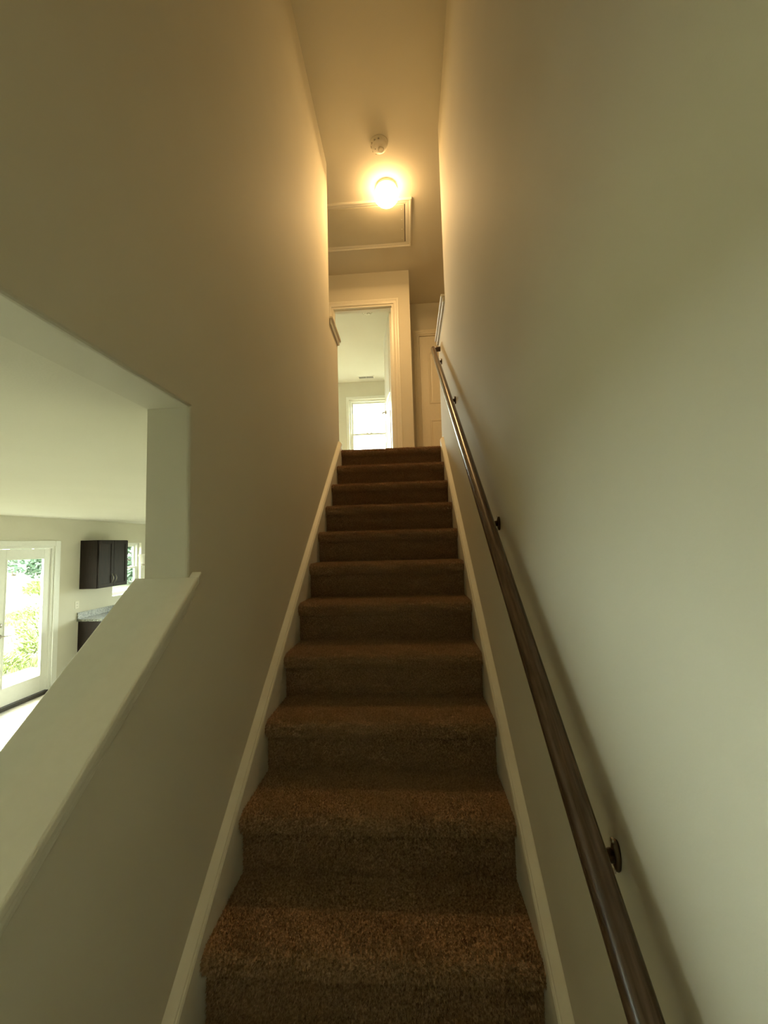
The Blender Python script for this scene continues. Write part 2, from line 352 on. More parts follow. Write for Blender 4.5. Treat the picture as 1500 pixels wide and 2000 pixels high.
def level_cap(name, xa, xb, y0, y1, label):
    t = thing(name, label, 'wall cap', (0, 0, 0), kind='structure')
    obj('cap_board', box(B(), (xa-0.03, y0+0.0005, 3.1605), (xb+0.03, y1+0.03, 3.184)), 'trim', t, 0.006)
    for x0, x1 in ((xa-0.016, xa-0.0005), (xb+0.0005, xb+0.016)):
        obj('cap_molding', box(B(), (x0, y0+0.0005, 3.118), (x1, y1+0.016, 3.1600)), 'trim', t, 0.006)
    obj('cap_molding', box(B(), (xa, y1+0.0005, 3.118), (xb, y1+0.016, 3.1600)), 'trim', t, 0.006)
level_cap('trim_2', XLB, XL, 2.30, 2.68, 'cream cap on the low landing wall opposite the handrail')
level_cap('trim_3', XR, XRB, 2.10, 2.78, 'cream cap on the low landing wall above the handrail end')

# ------------------------------------------------------------------ handrail
hr = thing('handrail', 'dark stained wooden handrail on metal brackets along the right wall', 'handrail', (0, 0, 0))
XH = 0.864; HZ = lambda y: 0.897 + 0.802*y
dirv = Vector((0, 1, 0.802)).normalized(); nv = Vector((0, -0.802, 1)).normalized()
rp = []
for k in range(20):
    a = 2*math.pi*k/20; c, s_ = math.cos(a), math.sin(a); rp.append((0.0215*c, 0.0245*s_ if s_ > -0.78 else -0.019))
bm = B(); loft(bm, rp, [(XH, y, HZ(y)) for y in np.linspace(-1.0, 2.63, 40)], lambda i: (Vector((1, 0, 0)), nv))
obj('rail', bm, 'rail', hr, 0, True)
bm = B(); loft(bm, [(a*.95, b*.95) for a, b in rp], [(XH-0.0, 2.612, HZ(2.612)), (XR-0.0005, 2.612, HZ(2.612))], lambda i: (dirv, nv)); obj('rail_return', bm, 'rail', hr, 0, True)
def bracket(y):
    zr = HZ(y); zp = zr - 0.078
    bm = B(); lathe(bm, [(0.0, -0.0005), (0.030, -0.0005), (0.032, -0.003), (0.030, -0.007), (0.018, -0.010), (0.0, -0.011)], (XR, y, zp), 'x', 28)
    for v in bm.verts: v.co.z = zp + (v.co.z-zp)*0.82; v.co.y = y + (v.co.y-y)*0.36
    bmesh.ops.remove_doubles(bm, verts=bm.verts, dist=1e-5)
    pl = obj('bracket_plate', bm, 'bronze', hr, 0, True)
    bm = B(); tube(bm, [(XR-0.010, y, zp), (XR-0.030, y, zp-0.002), (XR-0.048, y, zp+0.006), (XH+0.004, y, zp+0.022), (XH, y, zr-0.028)], [0.011, 0.009, 0.0085, 0.008, 0.008], 12)
    obj('bracket_arm', bm, 'bronze', pl, 0, True)
    bm = B(); loft(bm, [(-0.013, -0.003), (0.013, -0.003), (0.013, 0.002), (-0.013, 0.002)], [Vector((XH, y, zr)) + nv*-0.0215 + dirv*d for d in (-0.030, 0.030)], lambda i: (Vector((1, 0, 0)), nv)); obj('bracket_saddle', bm, 'bronze', pl)
    for d in (-0.022, 0.022):
        bm = B(); lathe(bm, [(0.0, -0.0105), (0.004, -0.0105), (0.0045, -0.0075), (0.0, -0.0070)], (XR, y, zp+d*1.1), 'x', 10); bmesh.ops.remove_doubles(bm, verts=bm.verts, dist=1e-6); obj('screw', bm, 'nickel', pl)
for y in (-0.119, 0.625, 1.700, 2.50): bracket(y)

# ------------------------------------------------------------------ ceiling light, smoke detectors, attic hatch
LX, LY = 0.48, 2.575
li = thing('ceiling_light', 'round flush ceiling light with a glowing frosted dome', 'ceiling light', (LX, LY, ZT))
bm = B(); lathe(bm, [(0.0, -0.0005), (0.098, -0.0005), (0.102, -0.006), (0.102, -0.026), (0.096, -0.034), (0.0, -0.034)], (0, 0, 0), 'z', 48); bmesh.ops.remove_doubles(bm, verts=bm.verts, dist=1e-5); obj('fixture_base', bm, 'plastic', li, 0, True)
bm = B(); lathe(bm, [(0.080, -0.034), (0.104, -0.046), (0.114, -0.066), (0.115, -0.086), (0.108, -0.110), (0.092, -0.132), (0.066, -0.149), (0.034, -0.158), (0.004, -0.160)], (0, 0, 0), 'z', 48); obj('glass_dome', bm, 'lampglass', li, 0, True)
ld = bpy.data.lights.new('lamp_bulb', 'AREA'); ld.shape = 'DISK'; ld.size = 0.19; ld.energy = 20.0; ld.color = (1.0, 0.60, 0.235)
lo_ = bpy.data.objects.new('lamp_bulb', ld); COL.objects.link(lo_); lo_.parent = li; lo_.location = (0, 0, -0.163)
ls = bpy.data.lights.new('lamp_glow', 'SPOT'); ls.energy = 14.5; ls.color = (1.0, 0.60, 0.235); ls.spot_size = math.radians(180); ls.spot_blend = 0.02; ls.shadow_soft_size = 0.06
lg = bpy.data.objects.new('lamp_glow', ls); COL.objects.link(lg); lg.parent = li; lg.location = (0, 0, -0.165)
def detector(name, label, x, y, r):
    t = thing(name, label, 'smoke detector', (x, y, ZT))
    bm = B(); lathe(bm, [(0.002, -0.0005), (r, -0.0005), (r, -0.008), (r*.93, -0.012), (r*.90, -0.030), (r*.80, -0.038), (r*.5, -0.041), (0.002, -0.041)], (0, 0, 0), 'z', 40); obj('housing', bm, 'plastic', t, 0, True)
    bm = B(); lathe(bm, [(r*.20, -0.0405), (r*.34, -0.0405), (r*.36, -0.047), (r*.30, -0.050), (r*.22, -0.050)], (0, 0, 0), 'z', 28)
    for v in bm.verts: v.co.x += r*.2; v.co.y += r*.22
    obj('test_button', bm, 'plastic', t, 0, True)
    for k in range(6):
        a = math.pi*(0.65+k*0.17); c = Vector((math.cos(a), math.sin(a), 0))*r*.87
        obj('vent_slot', box(B(), (c.x-r*.09, c.y-r*.09, -0.0325), (c.x+r*.09, c.y+r*.09, -0.026)), 'slotgrey', t)
    obj('indicator', lathe(B(), [(0.001, -0.0405), (0.0035, -0.0405), (0.003, -0.0435), (0.001, -0.044)], (-r*.45, r*.1, 0), 'z', 10), 'dark', t)
detector('smoke_detector', 'round smoke detector on the stairwell ceiling beside the glowing lamp', 0.445, 2.165, 0.073)
detector('smoke_detector', 'round white smoke detector on the bedroom ceiling beyond the doorway', 0.095, 4.50, 0.078)

ah = thing('attic_hatch', 'rectangular white framed attic hatch in the landing ceiling', 'attic hatch', (0, 0, ZT))
HX0, HX1, HY0, HY1 = -0.72, 0.718, 2.70, 3.315
def moulding(name, p, q, inward, m, par, width=0.064):
    """mitred ceiling trim strip from p to q with its inner side towards 'inward'"""
    p, q, inw = Vector((*p, 0)), Vector((*q, 0)), Vector((*inward, 0)); d = (q-p).normalized(); bm = B(); rings = []
    pr = [(0.0, -0.0005), (0.0, -0.016), (0.010, -0.019), (0.020, -0.016), (0.026, -0.0125), (0.040, -0.013), (0.052, -0.010), (width, -0.008), (width, -0.0005)]
    for e, sg in ((p, 1), (q, -1)): rings.append([bm.verts.new(e + inw*a + d*a*sg + Vector((0, 0, b))) for a, b in pr])
    n = len(pr)
    for i in range(n): bm.faces.new((rings[0][i], rings[0][(i+1) % n], rings[1][(i+1) % n], rings[1][i]))
    bm.faces.new(rings[0]); bm.faces.new(rings[1][::-1]); return obj(name, bm, m, par)
moulding('frame_strip', (HX0, HY0), (HX1, HY0), (0, 1), 'trim', ah); moulding('frame_strip', (HX0, HY1), (HX1, HY1), (0, -1), 'trim', ah)
moulding('frame_strip', (HX1, HY0), (HX1, HY1), (-1, 0), 'trim', ah); moulding('frame_strip', (HX0, HY0), (HX0, HY1), (1, 0), 'trim', ah)
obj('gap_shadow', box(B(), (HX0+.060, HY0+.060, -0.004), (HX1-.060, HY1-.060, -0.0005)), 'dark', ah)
pn = obj('hatch_panel', box(B(), (HX0+.066, HY0+.066, -0.011), (HX1-.072, HY1-.066, -0.0042)), 'board', ah)
for i in range(4):
    y = HY0 + 0.12 + i*0.125
    obj('screw', lathe(B(), [(0.001, -0.0110), (0.0055, -0.0110), (0.005, -0.0135), (0.001, -0.0145)], (HX1-.098, y, 0), 'z', 10), 'white', pn)

# ------------------------------------------------------------------ bedroom doorway (door_2), closet door (door_3)
def casing(name, par, x0, x1, z0, z1, y, wd, m, out=-1):
    """three mitred casing legs on the -y (out=-1) face of a wall around an opening"""
    pr = [(0.0, 0.0005), (0.0, 0.010), (0.012, 0.013), (0.030, 0.012), (0.042, 0.017), (wd-.006, 0.017), (wd, 0.013), (wd, 0.0005)]
    def leg(p, q, outw, mp, mq):
        bm = B(); rings = []; d = (Vector(q)-Vector(p)).normalized()
        for e, mit in ((Vector(p), mp), (Vector(q), mq)):
            rings.append([bm.verts.new(e + Vector(outw)*a + d*a*mit + Vector((0, out*b, 0))) for a, b in pr])
        n = len(pr)
        for i in range(n): bm.faces.new((rings[0][i], rings[0][(i+1) % n], rings[1][(i+1) % n], rings[1][i]))
        bm.faces.new(rings[0]); bm.faces.new(rings[1][::-1]); obj(name, bm, m, par)
    leg((x0, y, z0), (x0, y, z1), (-1, 0, 0), 0, 1); leg((x1, y, z0), (x1, y, z1), (1, 0, 0), 0, 1); leg((x0, y, z1), (x1, y, z1), (0, 0, 1), -1, 1)
def panel_door(par_name, par, wdt, hgt, m, arch=True):
    """slab in local coords: x 0..wdt, y 0 front .. 0.035, z 0..hgt with two raised panels on both faces"""
    sl = obj(par_name, box(B(), (0, 0, 0.004), (wdt, 0.035, hgt)), m, par, 0.002)
    st_ = 0.112
    for face in (0, 1):
        y0 = -0.0002 if face == 0 else 0.0352; s_ = -1 if face == 0 else 1
        for zl, zh, ar in ((0.245, 0.815, False), (1.03, hgt-0.135, arch)):
            out = [(st_, zl), (wdt-st_, zl)]
            if ar:
                hw = (wdt-2*st_)/2; sag = 0.10
                for k in range(13):
                    t = -1 + 2*k/12; out.append((wdt/2 - hw*t, zh - sag + sag*(1-t*t)))
            else: out += [(wdt-st_, zh), (st_, zh)]
            c = Vector((wdt/2, (zl+zh)/2)); bm = B(); rings = []
            for inset, dep in ((0.0, 0.0), (0.010, 0.0065), (0.020, 0.0065), (0.034, 0.0), (0.05, 0.0025)):
                ring = []
                for a, b in out:
                    sx = (abs(a-c.x)-inset)/max(abs(a-c.x), 1e-6) if abs(a-c.x) > 1e-4 else 1; sz = (abs(b-c.y)-inset)/max(abs(b-c.y), 1e-6)
                    ring.append(bm.verts.new((c.x+(a-c.x)*sx, y0 + s_*dep, c.y+(b-c.y)*sz)))
                rings.append(ring)
            n = len(out)
            for r0, r1 in zip(rings, rings[1:]):
                for i in range(n): bm.faces.new((r0[i], r0[(i+1) % n], r1[(i+1) % n], r1[i]))
            bm.faces.new(rings[-1]); obj('raised_panel', bm, m, sl, 0)
    return sl
def lever(par, x, z, m='nickel', sgn=-1, faces=(0, 1)):
    for face in faces:
        y0, s_ = (0, -1) if face == 0 else (0.035, 1)
        bm = B(); lathe(bm, [(0.001, 0.0), (0.026, 0.0), (0.026, s_*0.007), (0.011, s_*0.011), (0.011, s_*0.042), (0.001, s_*0.044)], (x, y0, z), 'y', 20)
        tube(bm, [(x, y0+s_*0.040, z), (x-sgn*0.05, y0+s_*0.043, z), (x-sgn*0.10, y0+s_*0.040, z-0.004)], [0.010, 0.009, 0.007], 10)
        obj('handle', bm, m, par, 0, True)
d2 = thing('door_2', 'white bedroom door standing open into the bright room', 'door', (0, 0, 0), kind='structure')
casing('casing', d2, DX0-0.006, DX1+0.006, ZU, DZ+0.006, YD, 0.062, 'trim')
for lo, hi in (((DX0+.0005, YD, ZU), (DX0+.018, YD+.115, DZ-.0005)), ((DX1-.018, YD, ZU), (DX1-.0005, YD+.115, DZ-.0005)), ((DX0+.018, YD, DZ-.018), (DX1-.018, YD+.115, DZ-.0005))):
    obj('jamb', box(B(), lo, hi), 'trim', d2)
for lo, hi in (((DX0+.018, YD+.035, ZU), (DX0+.029, YD+.078, DZ-.018)), ((DX1-.029, YD+.035, ZU), (DX1-.018, YD+.078, DZ-.018)), ((DX0+.029, YD+.035, DZ-.029), (DX1-.029, YD+.078, DZ-.018))):
    obj('stop', box(B(), lo, hi), 'trim', d2)
dl = bpy.data.objects.new('door_leaf', None); COL.objects.link(dl); dl.parent = d2; dl.empty_display_size = .1
# leaf hinged on the right jamb, swung a little past square into the room
hinge = Vector((DX1-0.020, YD+0.122)); free = Vector((0.352, 4.52)); dv = (free-hinge).normalized()
dl.location = (hinge.x, hinge.y, ZU+0.012); dl.rotation_euler = (0, 0, math.atan2(dv.y, dv.x))
sl = panel_door('door_panel', dl, 0.705, DZ-ZU-0.036, 'trim')
sl.location.y = -0.0
lever(sl, 0.645, 0.955)
for z in (0.20, 1.05, 1.86):
    bm = B(); box(bm, (DX1-.0215, YD+.080, ZU+z-.045), (DX1-.0182, YD+.114, ZU+z+.045)); tube(bm, [(DX1-.021, YD+.1165, ZU+z-.048), (DX1-.021, YD+.1165, ZU+z+.048)], 0.006, 10); obj('hinge', bm, 'nickel', d2)
obj('strike_plate', box(B(), (DX0+.0182, YD+.084, ZU+.92), (DX0+.0200, YD+.112, ZU+.99)), 'nickel', d2)
d3 = thing('door_3', 'cream arched two-panel closet door at the end of the hall', 'door', (0, 0, 0), kind='structure')
casing('casing', d3, CX0-0.004, CX1+0.004, ZU, CZ+0.004, YH, 0.062, 'door')
for lo, hi in (((CX0+.0005, YH, ZU), (CX0+.014, YH+.115, CZ-.0005)), ((CX1-.014, YH, ZU), (CX1-.0005, YH+.115, CZ-.0005)), ((CX0+.014, YH, CZ-.014), (CX1-.014, YH+.115, CZ-.0005))):
    obj('jamb', box(B(), lo, hi), 'door', d3)
lf = bpy.data.objects.new('door_leaf', None); COL.objects.link(lf); lf.parent = d3; lf.location = (CX0+.017, YH+.012, ZU+.010)
s3 = panel_door('door_panel', lf, CX1-CX0-.034, CZ-ZU-.028, 'door')
lever(s3, CX1-CX0-.10, 0.93, 'nickel', 1, (0,))

# ------------------------------------------------------------------ windows
def window(name, label, axis, face, a0, a1, z0, z1, rail_z, depth, s, casing_w=0):
    """double-hung window in an opening. axis 'x': wall plane x=face, room on +x when s=1 ; axis 'y': wall plane y=face, room on -y when s=-1"""
    t = thing(name, label, 'window', (0, 0, 0), kind='structure')
    def bx(nm, p, q, lo, hi, d0, d1, m='white', par=None, bev=0.003):
        f0, f1 = face - s*d0, face - s*d1
        a, b = min(f0, f1), max(f0, f1)
        bm = B()
        if axis == 'x': box(bm, (a, p, lo), (b, q, hi))
        else: box(bm, (p, a, lo), (q, b, hi))
        return obj(nm, bm, m, par or t, bev)
    e = 0.0006; F_ = 0.036
    bx('frame', a0+e, a0+F_, z0+e, z1-e, depth, depth+.075); bx('frame', a1-F_, a1-e, z0+e, z1-e, depth, depth+.075)
    bx('frame', a0+F_, a1-F_, z1-F_, z1-e, depth, depth+.075); bx('frame', a0+F_, a1-F_, z0+e, z0+F_, depth, depth+.075)
    for nm, lo, hi, d in (('lower_sash', z0+F_, rail_z+.018, depth+.008), ('upper_sash', rail_z-.018, z1-F_, depth+.040)):
        sa = bx(nm, a0+F_, a0+F_+.04, lo, hi, d, d+.030); bx('stile', a1-F_-.04, a1-F_, lo, hi, d, d+.030, par=sa)
        bx('rail', a0+F_+.04, a1-F_-.04, lo, lo+.036, d, d+.030, par=sa); bx('rail', a0+F_+.04, a1-F_-.04, hi-.036, hi, d, d+.030, par=sa)
        bx('pane', a0+F_+.04, a1-F_-.04, lo+.036, hi-.036, d+.012, d+.016, 'glass', sa, 0)
    mid = (a0+a1)/2
    for q in (-.04, .04) if a1-a0 < 1 else (-.3, .3): bx('sash_lock', mid+q-.022, mid+q+.022, rail_z+.018, rail_z+.034, depth+.006, depth+.026)
    if casing_w:
        c = casing_w
        bx('casing', a0-c, a0, z0-.01, z1+c, -.016, -e); bx('casing', a1, a1+c, z0-.01, z1+c, -.016, -e); bx('casing', a0, a1, z1, z1+c, -.016, -e)
        bx('apron', a0-c, a1+c, z0-.095, z0-.030, -.014, -e)
    bx('sill', a0-casing_w-.02 if casing_w else a0+e, a1+casing_w+.02 if casing_w else a1-e, z0-.028 if casing_w else z0+e, z0+.0 if casing_w else z0+.014, -.045 if casing_w else -.012, -e if casing_w else depth)
    return t
window('window_1', 'bright double-hung window in the bedroom beyond the doorway', 'y', 6.98, BWN[0], BWN[1], BWN[2], BWN[3], 3.478, 0.03, -1, 0.058)
window('window_2', 'white double-hung window beside the dark kitchen wall cabinet', 'x', XK, KW[0], KW[1], KW[2], KW[3], 0.905, 0.060, 1)
for i, (a, b, lo, hi) in enumerate(LW_ADDED): window('window_%d' % (3+i), 'tall unseen living room window added in the kitchen wall for daylight', 'x', XK, a, b, lo, hi, (lo+hi)/2, 0.06, 1)
for i, (a, b, lo, hi) in enumerate(FWN_ADDED): window('window_%d' % (5+i), 'tall unseen window added in the far kitchen wall for daylight', 'y', 8.6, a, b, lo, hi, (lo+hi)/2, 0.06, -1)
window('window_7', 'unseen double-hung bedroom window added left of the bright one for daylight', 'y', 6.98, -2.5, -1.1, BWN[2], BWN[3], 3.478, 0.03, -1, 0.058)  # assumed window hidden from the camera, added to brighten the bedroom
portal('portal_bedroom_second', (-1.8, 7.16, (BWN[2]+BWN[3])/2), 1.4, BWN[3]-BWN[2], (0, -1, 0))
portal('portal_bedroom', ((BWN[0]+BWN[1])/2, 7.16, (BWN[2]+BWN[3])/2), BWN[1]-BWN[0], BWN[3]-BWN[2], (0, -1, 0))
portal('portal_kitchen', (XK-.17, (KW[0]+KW[1])/2, (KW[2]+KW[3])/2), KW[1]-KW[0], KW[3]-KW[2], (1, 0, 0))
portal('portal_patio', (XK-.17, (DY0+DY1)/2, (ZF+DZ1)/2), DY1-DY0, DZ1-ZF, (1, 0, 0))
for a, b, lo, hi in LW_ADDED: portal('portal_living', (XK-.17, (a+b)/2, (lo+hi)/2), b-a, hi-lo, (1, 0, 0))
for a, b, lo, hi in FWN_ADDED: portal('portal_far', ((a+b)/2, 8.77, (lo+hi)/2), b-a, hi-lo, (0, -1, 0))

# ------------------------------------------------------------------ patio door
d1 = thing('door_1', 'white glazed patio door opening from the kitchen to the yard', 'door', (0, 0, 0), kind='structure')
F_ = 0.036
obj('frame', box(B(), (XK-.13, DY1-F_, ZF), (XK-.0005, DY1-.0005, DZ1-.0005)), 'white', d1, .003); obj('frame', box(B(), (XK-.13, DY0+.0005, ZF), (XK-.0005, DY0+F_, DZ1-.0005)), 'white', d1, .003)
obj('frame', box(B(), (XK-.13, DY0+F_, DZ1-F_), (XK-.0005, DY1-F_, DZ1-.0005)), 'white', d1, .003)
obj('threshold', box(B(), (XK-.14, DY0+F_, ZF), (XK+.02, DY1-F_, ZF+.046)), 'dark', d1, .004)
for lo, hi in (((XK+.0005, DY1, ZF), (XK+.016, DY1+.085, DZ1+.075)), ((XK+.0005, DY0-.085, ZF), (XK+.016, DY0, DZ1+.075)), ((XK+.0005, DY0, DZ1), (XK+.016, DY1, DZ1+.075))): obj('casing', box(B(), lo, hi), 'white', d1, .004)
def glazed_leaf(y0, y1, handle_at):
    z0, z1 = ZF+.052, DZ1-F_-.002; xa, xb = XK-.062, XK-.022; sw = .098
    lf = obj('door_leaf', box(B(), (xa, y0, z0), (xb, y0+sw, z1)), 'white', d1, .003)
    obj('stile', box(B(), (xa, y1-sw, z0), (xb, y1, z1)), 'white', lf, .003)
    obj('top_rail', box(B(), (xa, y0+sw, z1-.130), (xb, y1-sw, z1)), 'white', lf, .003); obj('bottom_rail', box(B(), (xa, y0+sw, z0), (xb, y1-sw, z0+.215)), 'white', lf, .003)
    g0, g1, h0, h1 = y0+sw, y1-sw, z0+.215, z1-.130
    for lo, hi in (((g0, h0), (g0+.014, h1)), ((g1-.014, h0), (g1, h1)), ((g0+.014, h1-.014), (g1-.014, h1)), ((g0+.014, h0), (g1-.014, h0+.014))):
        obj('glazing_bead', box(B(), (xb-.004, lo[0], lo[1]), (xb+.008, hi[0], hi[1])), 'white', lf, .003)
    obj('pane', box(B(), (xa+.018, g0, h0), (xa+.023, g1, h1)), 'glass', lf)
    if handle_at:
        bm = B(); lathe(bm, [(0.001, 0.0), (0.027, 0.0), (0.027, 0.008), (0.012, 0.012), (0.011, 0.05), (0.001, 0.052)], (xb, handle_at, ZF+.945), 'x', 20)
        tube(bm, [(xb+.046, handle_at, ZF+.945), (xb+.05, handle_at+.06, ZF+.945), (xb+.046, handle_at+.115, ZF+.94)], [.010, .009, .007], 10); obj('handle', bm, 'nickel', lf, 0, True)
        bm = B(); lathe(bm, [(0.001, 0.0), (0.026, 0.0), (0.026, 0.012), (0.016, 0.018), (0.001, 0.018)], (xb, handle_at, ZF+1.085), 'x', 20); obj('deadbolt', bm, 'nickel', lf, 0, True)
ym = 3.868
glazed_leaf(ym+.002, DY1-F_-.003, ym+.055); glazed_leaf(DY0+F_+.003, ym-.002, None)
# baseboards of the kitchen wall
bm = B(); box(bm, (XK+.0005, DY1+.086, ZF), (XK+.014, 5.09, ZF+.09)); struct('baseboard_kitchen', bm, 'trim', 'white baseboard between the patio door and the base cabinet', 'baseboard', bevel=.003)

# ------------------------------------------------------------------ kitchen cabinets
def shaker(par, name, y0, y1, z0, z1, x, handle=None):
    bm = B(); box(bm, (x, y0, z0), (x+.012, y1, z1)); d = obj(name, bm, 'espresso', par)
    fw = .058
    for lo, hi in (((y0, z0), (y0+fw, z1)), ((y1-fw, z0), (y1, z1)), ((y0+fw, z1-fw), (y1-fw, z1)), ((y0+fw, z0), (y1-fw, z0+fw))):
        obj('door_frame_rail', box(B(), (x+.012, lo[0], lo[1]), (x+.020, hi[0], hi[1])), 'espresso', d, .002)
    if handle is not None:
        hy, hz0, hz1 = handle
        n = 9; pts = [(x+.018 + .030*math.sin(math.pi*i/(n-1)), hy, hz0+(hz1-hz0)*i/(n-1)) for i in range(n)]
        bm = B(); tube(bm, pts, [.006]+[.005]*(n-2)+[.006], 10); obj('handle', bm, 'nickel', d, 0, True)
CY0, CY1 = 5.095, 5.755
uc = thing('wall_cabinet', 'espresso brown two-door wall cabinet hung beside the kitchen window', 'cabinet', (XK, 0, 0))
obj('body', box(B(), (.0005, CY0, .645), (.288, CY1, 1.412)), 'espresso', uc, .002)
cm = (CY0+CY1)/2
shaker(uc, 'door', CY0+.012, cm-.002, .650, 1.407, .2885, (cm-.034, .715, .855)); shaker(uc, 'door', cm+.002, CY1-.012, .650, 1.407, .2885, (cm+.034, .715, .855))
BY1 = 7.6
bc = thing('base_cabinet', 'espresso brown base cabinet under the granite countertop', 'cabinet', (XK, 0, ZF))
obj('body', box(B(), (.0005, CY0, .10), (.585, BY1, .905)), 'espresso', bc, .002); obj('toe_kick', box(B(), (.0005, CY0+.002, .001), (.52, BY1, .10)), 'dark', bc)
n = 5
for i in range(n):
    a, b = CY0+.01+(BY1-CY0-.02)*i/n, CY0+.01+(BY1-CY0-.02)*(i+1)/n
    shaker(bc, 'door', a+.002, b-.002, .115, .72, .5855, (b-.03 if i % 2 == 0 else a+.03, .58, .70)); shaker(bc, 'drawer', a+.002, b-.002, .735, .895, .5855, None)
ct = thing('countertop', 'grey speckled granite countertop with a low backsplash', 'countertop', (XK, 0, ZF+.9055))
obj('slab', box(B(), (.0005, CY0-.03, 0), (.635, BY1, .036)), 'granite', ct, .004); obj('backsplash', box(B(), (.0005, CY0-.03, .0365), (.021, BY1, .136)), 'granite', ct, .002)
ol = thing('wall_outlet', 'white electrical outlet plate on the kitchen wall above the countertop end', 'outlet', (XK, 5.062, .405))
obj('cover_plate', box(B(), (.0005, -.036, -.058), (.006, .036, .058)), 'plastic', ol, .002)
for z in (-.024, .024):
    so = obj('socket', box(B(), (.006, -.016, z-.014), (.0085, .016, z+.014)), 'plastic', ol, .002)
    for y in (-.006, .006): obj('slot', box(B(), (.0086, y-.0012, z-.005), (.0092, y+.0012, z+.005)), 'dark', so)

# chandelier in the dining area, almost hidden by the jamb
CHX, CHY = -2.68, 4.265
ch = thing('chandelier', 'nickel chandelier with flared frosted glass cups beside the stair opening', 'chandelier', (CHX, CHY, 0))
bm = B(); lathe(bm, [(.001, ZC-.0005), (.06, ZC-.0005), (.055, ZC-.02), (.012, ZC-.03), (.001, ZC-.03)], (0, 0, 0), 'z', 24); obj('canopy', bm, 'nickel', ch, 0, True)
bm = B(); tube(bm, [(0, 0, ZC-.02), (0, 0, 1.02)], .008, 10); lathe(bm, [(.001, 1.03), (.022, 1.02), (.03, .99), (.02, .955), (.006, .93), (.001, .92)], (0, 0, 0), 'z', 20); obj('stem', bm, 'nickel', ch, 0, True)
for k in range(3):
    a = math.radians(192 + 120*k); c, s_ = math.cos(a), math.sin(a); rr = .30
    bm = B(); tube(bm, [(c*rr*t, s_*rr*t, .985 - .055*math.sin(math.pi*t) + .06*t*t) for t in np.linspace(0, 1, 12)], .007, 10); ar = obj('arm', bm, 'nickel', ch, 0, True)
    bm = B(); lathe(bm, [(.001, 1.03), (.018, 1.035), (.02, 1.05), (.001, 1.055)], (c*rr, s_*rr, 0), 'z', 20); tube(bm, [(c*rr, s_*rr, 1.04), (c*rr, s_*rr, 1.00)], [.009, .004], 10); obj('socket', bm, 'nickel', ar, 0, True)
    bm = B(); lathe(bm, [(.026, 1.055), (.036, 1.075), (.046, 1.12), (.058, 1.165), (.066, 1.185), (.062, 1.185), (.054, 1.163), (.042, 1.12), (.031, 1.076), (.022, 1.060)], (c*rr, s_*rr, 0), 'z', 28); obj('glass_shade', bm, 'frost', ar, 0, True)

# bedroom ceiling vent
vt = thing('ceiling_vent', 'white slatted air vent in the bedroom ceiling near the window', 'vent', (-.17, 6.765, ZT))
bm = B(); box(bm, (-.165, -.065, -.006), (.165, -.045, -.0005)); box(bm, (-.165, .045, -.006), (.165, .065, -.0005)); box(bm, (-.165, -.045, -.006), (-.145, .045, -.0005)); box(bm, (.145, -.045, -.006), (.165, .045, -.0005)); obj('vent_frame', bm, 'plastic', vt)
obj('vent_throat', box(B(), (-.145, -.045, -.002), (.145, .045, -.0006)), 'dark', vt)
for i in range(5):
    y = -.036 + i*.018
    obj('slat', prism(B(), [(y-.006, -.010), (y-.004, -.011), (y+.006, -.003), (y+.004, -.0022)], 'x', -.143, .143), 'plastic', vt)
obj('divider', box(B(), (-.004, -.045, -.011), (.004, .045, -.0022)), 'plastic', vt)

# ------------------------------------------------------------------ outdoors
ZG = -1.0
bm = B(); n = 60
gx = np.concatenate([np.linspace(-75, -14, 30), np.linspace(-13, 50, 40)]); gy = np.concatenate([np.linspace(-60, -6, 14), np.linspace(-4, 75, 60)])
vv = [[bm.verts.new((x, y, ZG - .02 + (0.10*math.sin(x*.9+y*.5)*math.sin(y*.8) if x < -7.5 or y > 10 else 0) + max(0, (-x-18)*.012))) for y in gy] for x in gx]
for a, b in zip(vv, vv[1:]):
    for j in range(len(gy)-1): bm.faces.new((a[j], b[j], b[j+1], a[j+1]))
GROUND = struct('ground', bm, 'ground', 'rough yard of green grass and pale straw beyond the patio door', 'ground', smooth=True)
struct('patio_slab', box(B(), (-6.35, 2.2, ZG-.1), (XK-.162, 6.0, -.83)), 'concrete', 'pale concrete patio slab outside the glazed door', 'patio', bevel=.01)

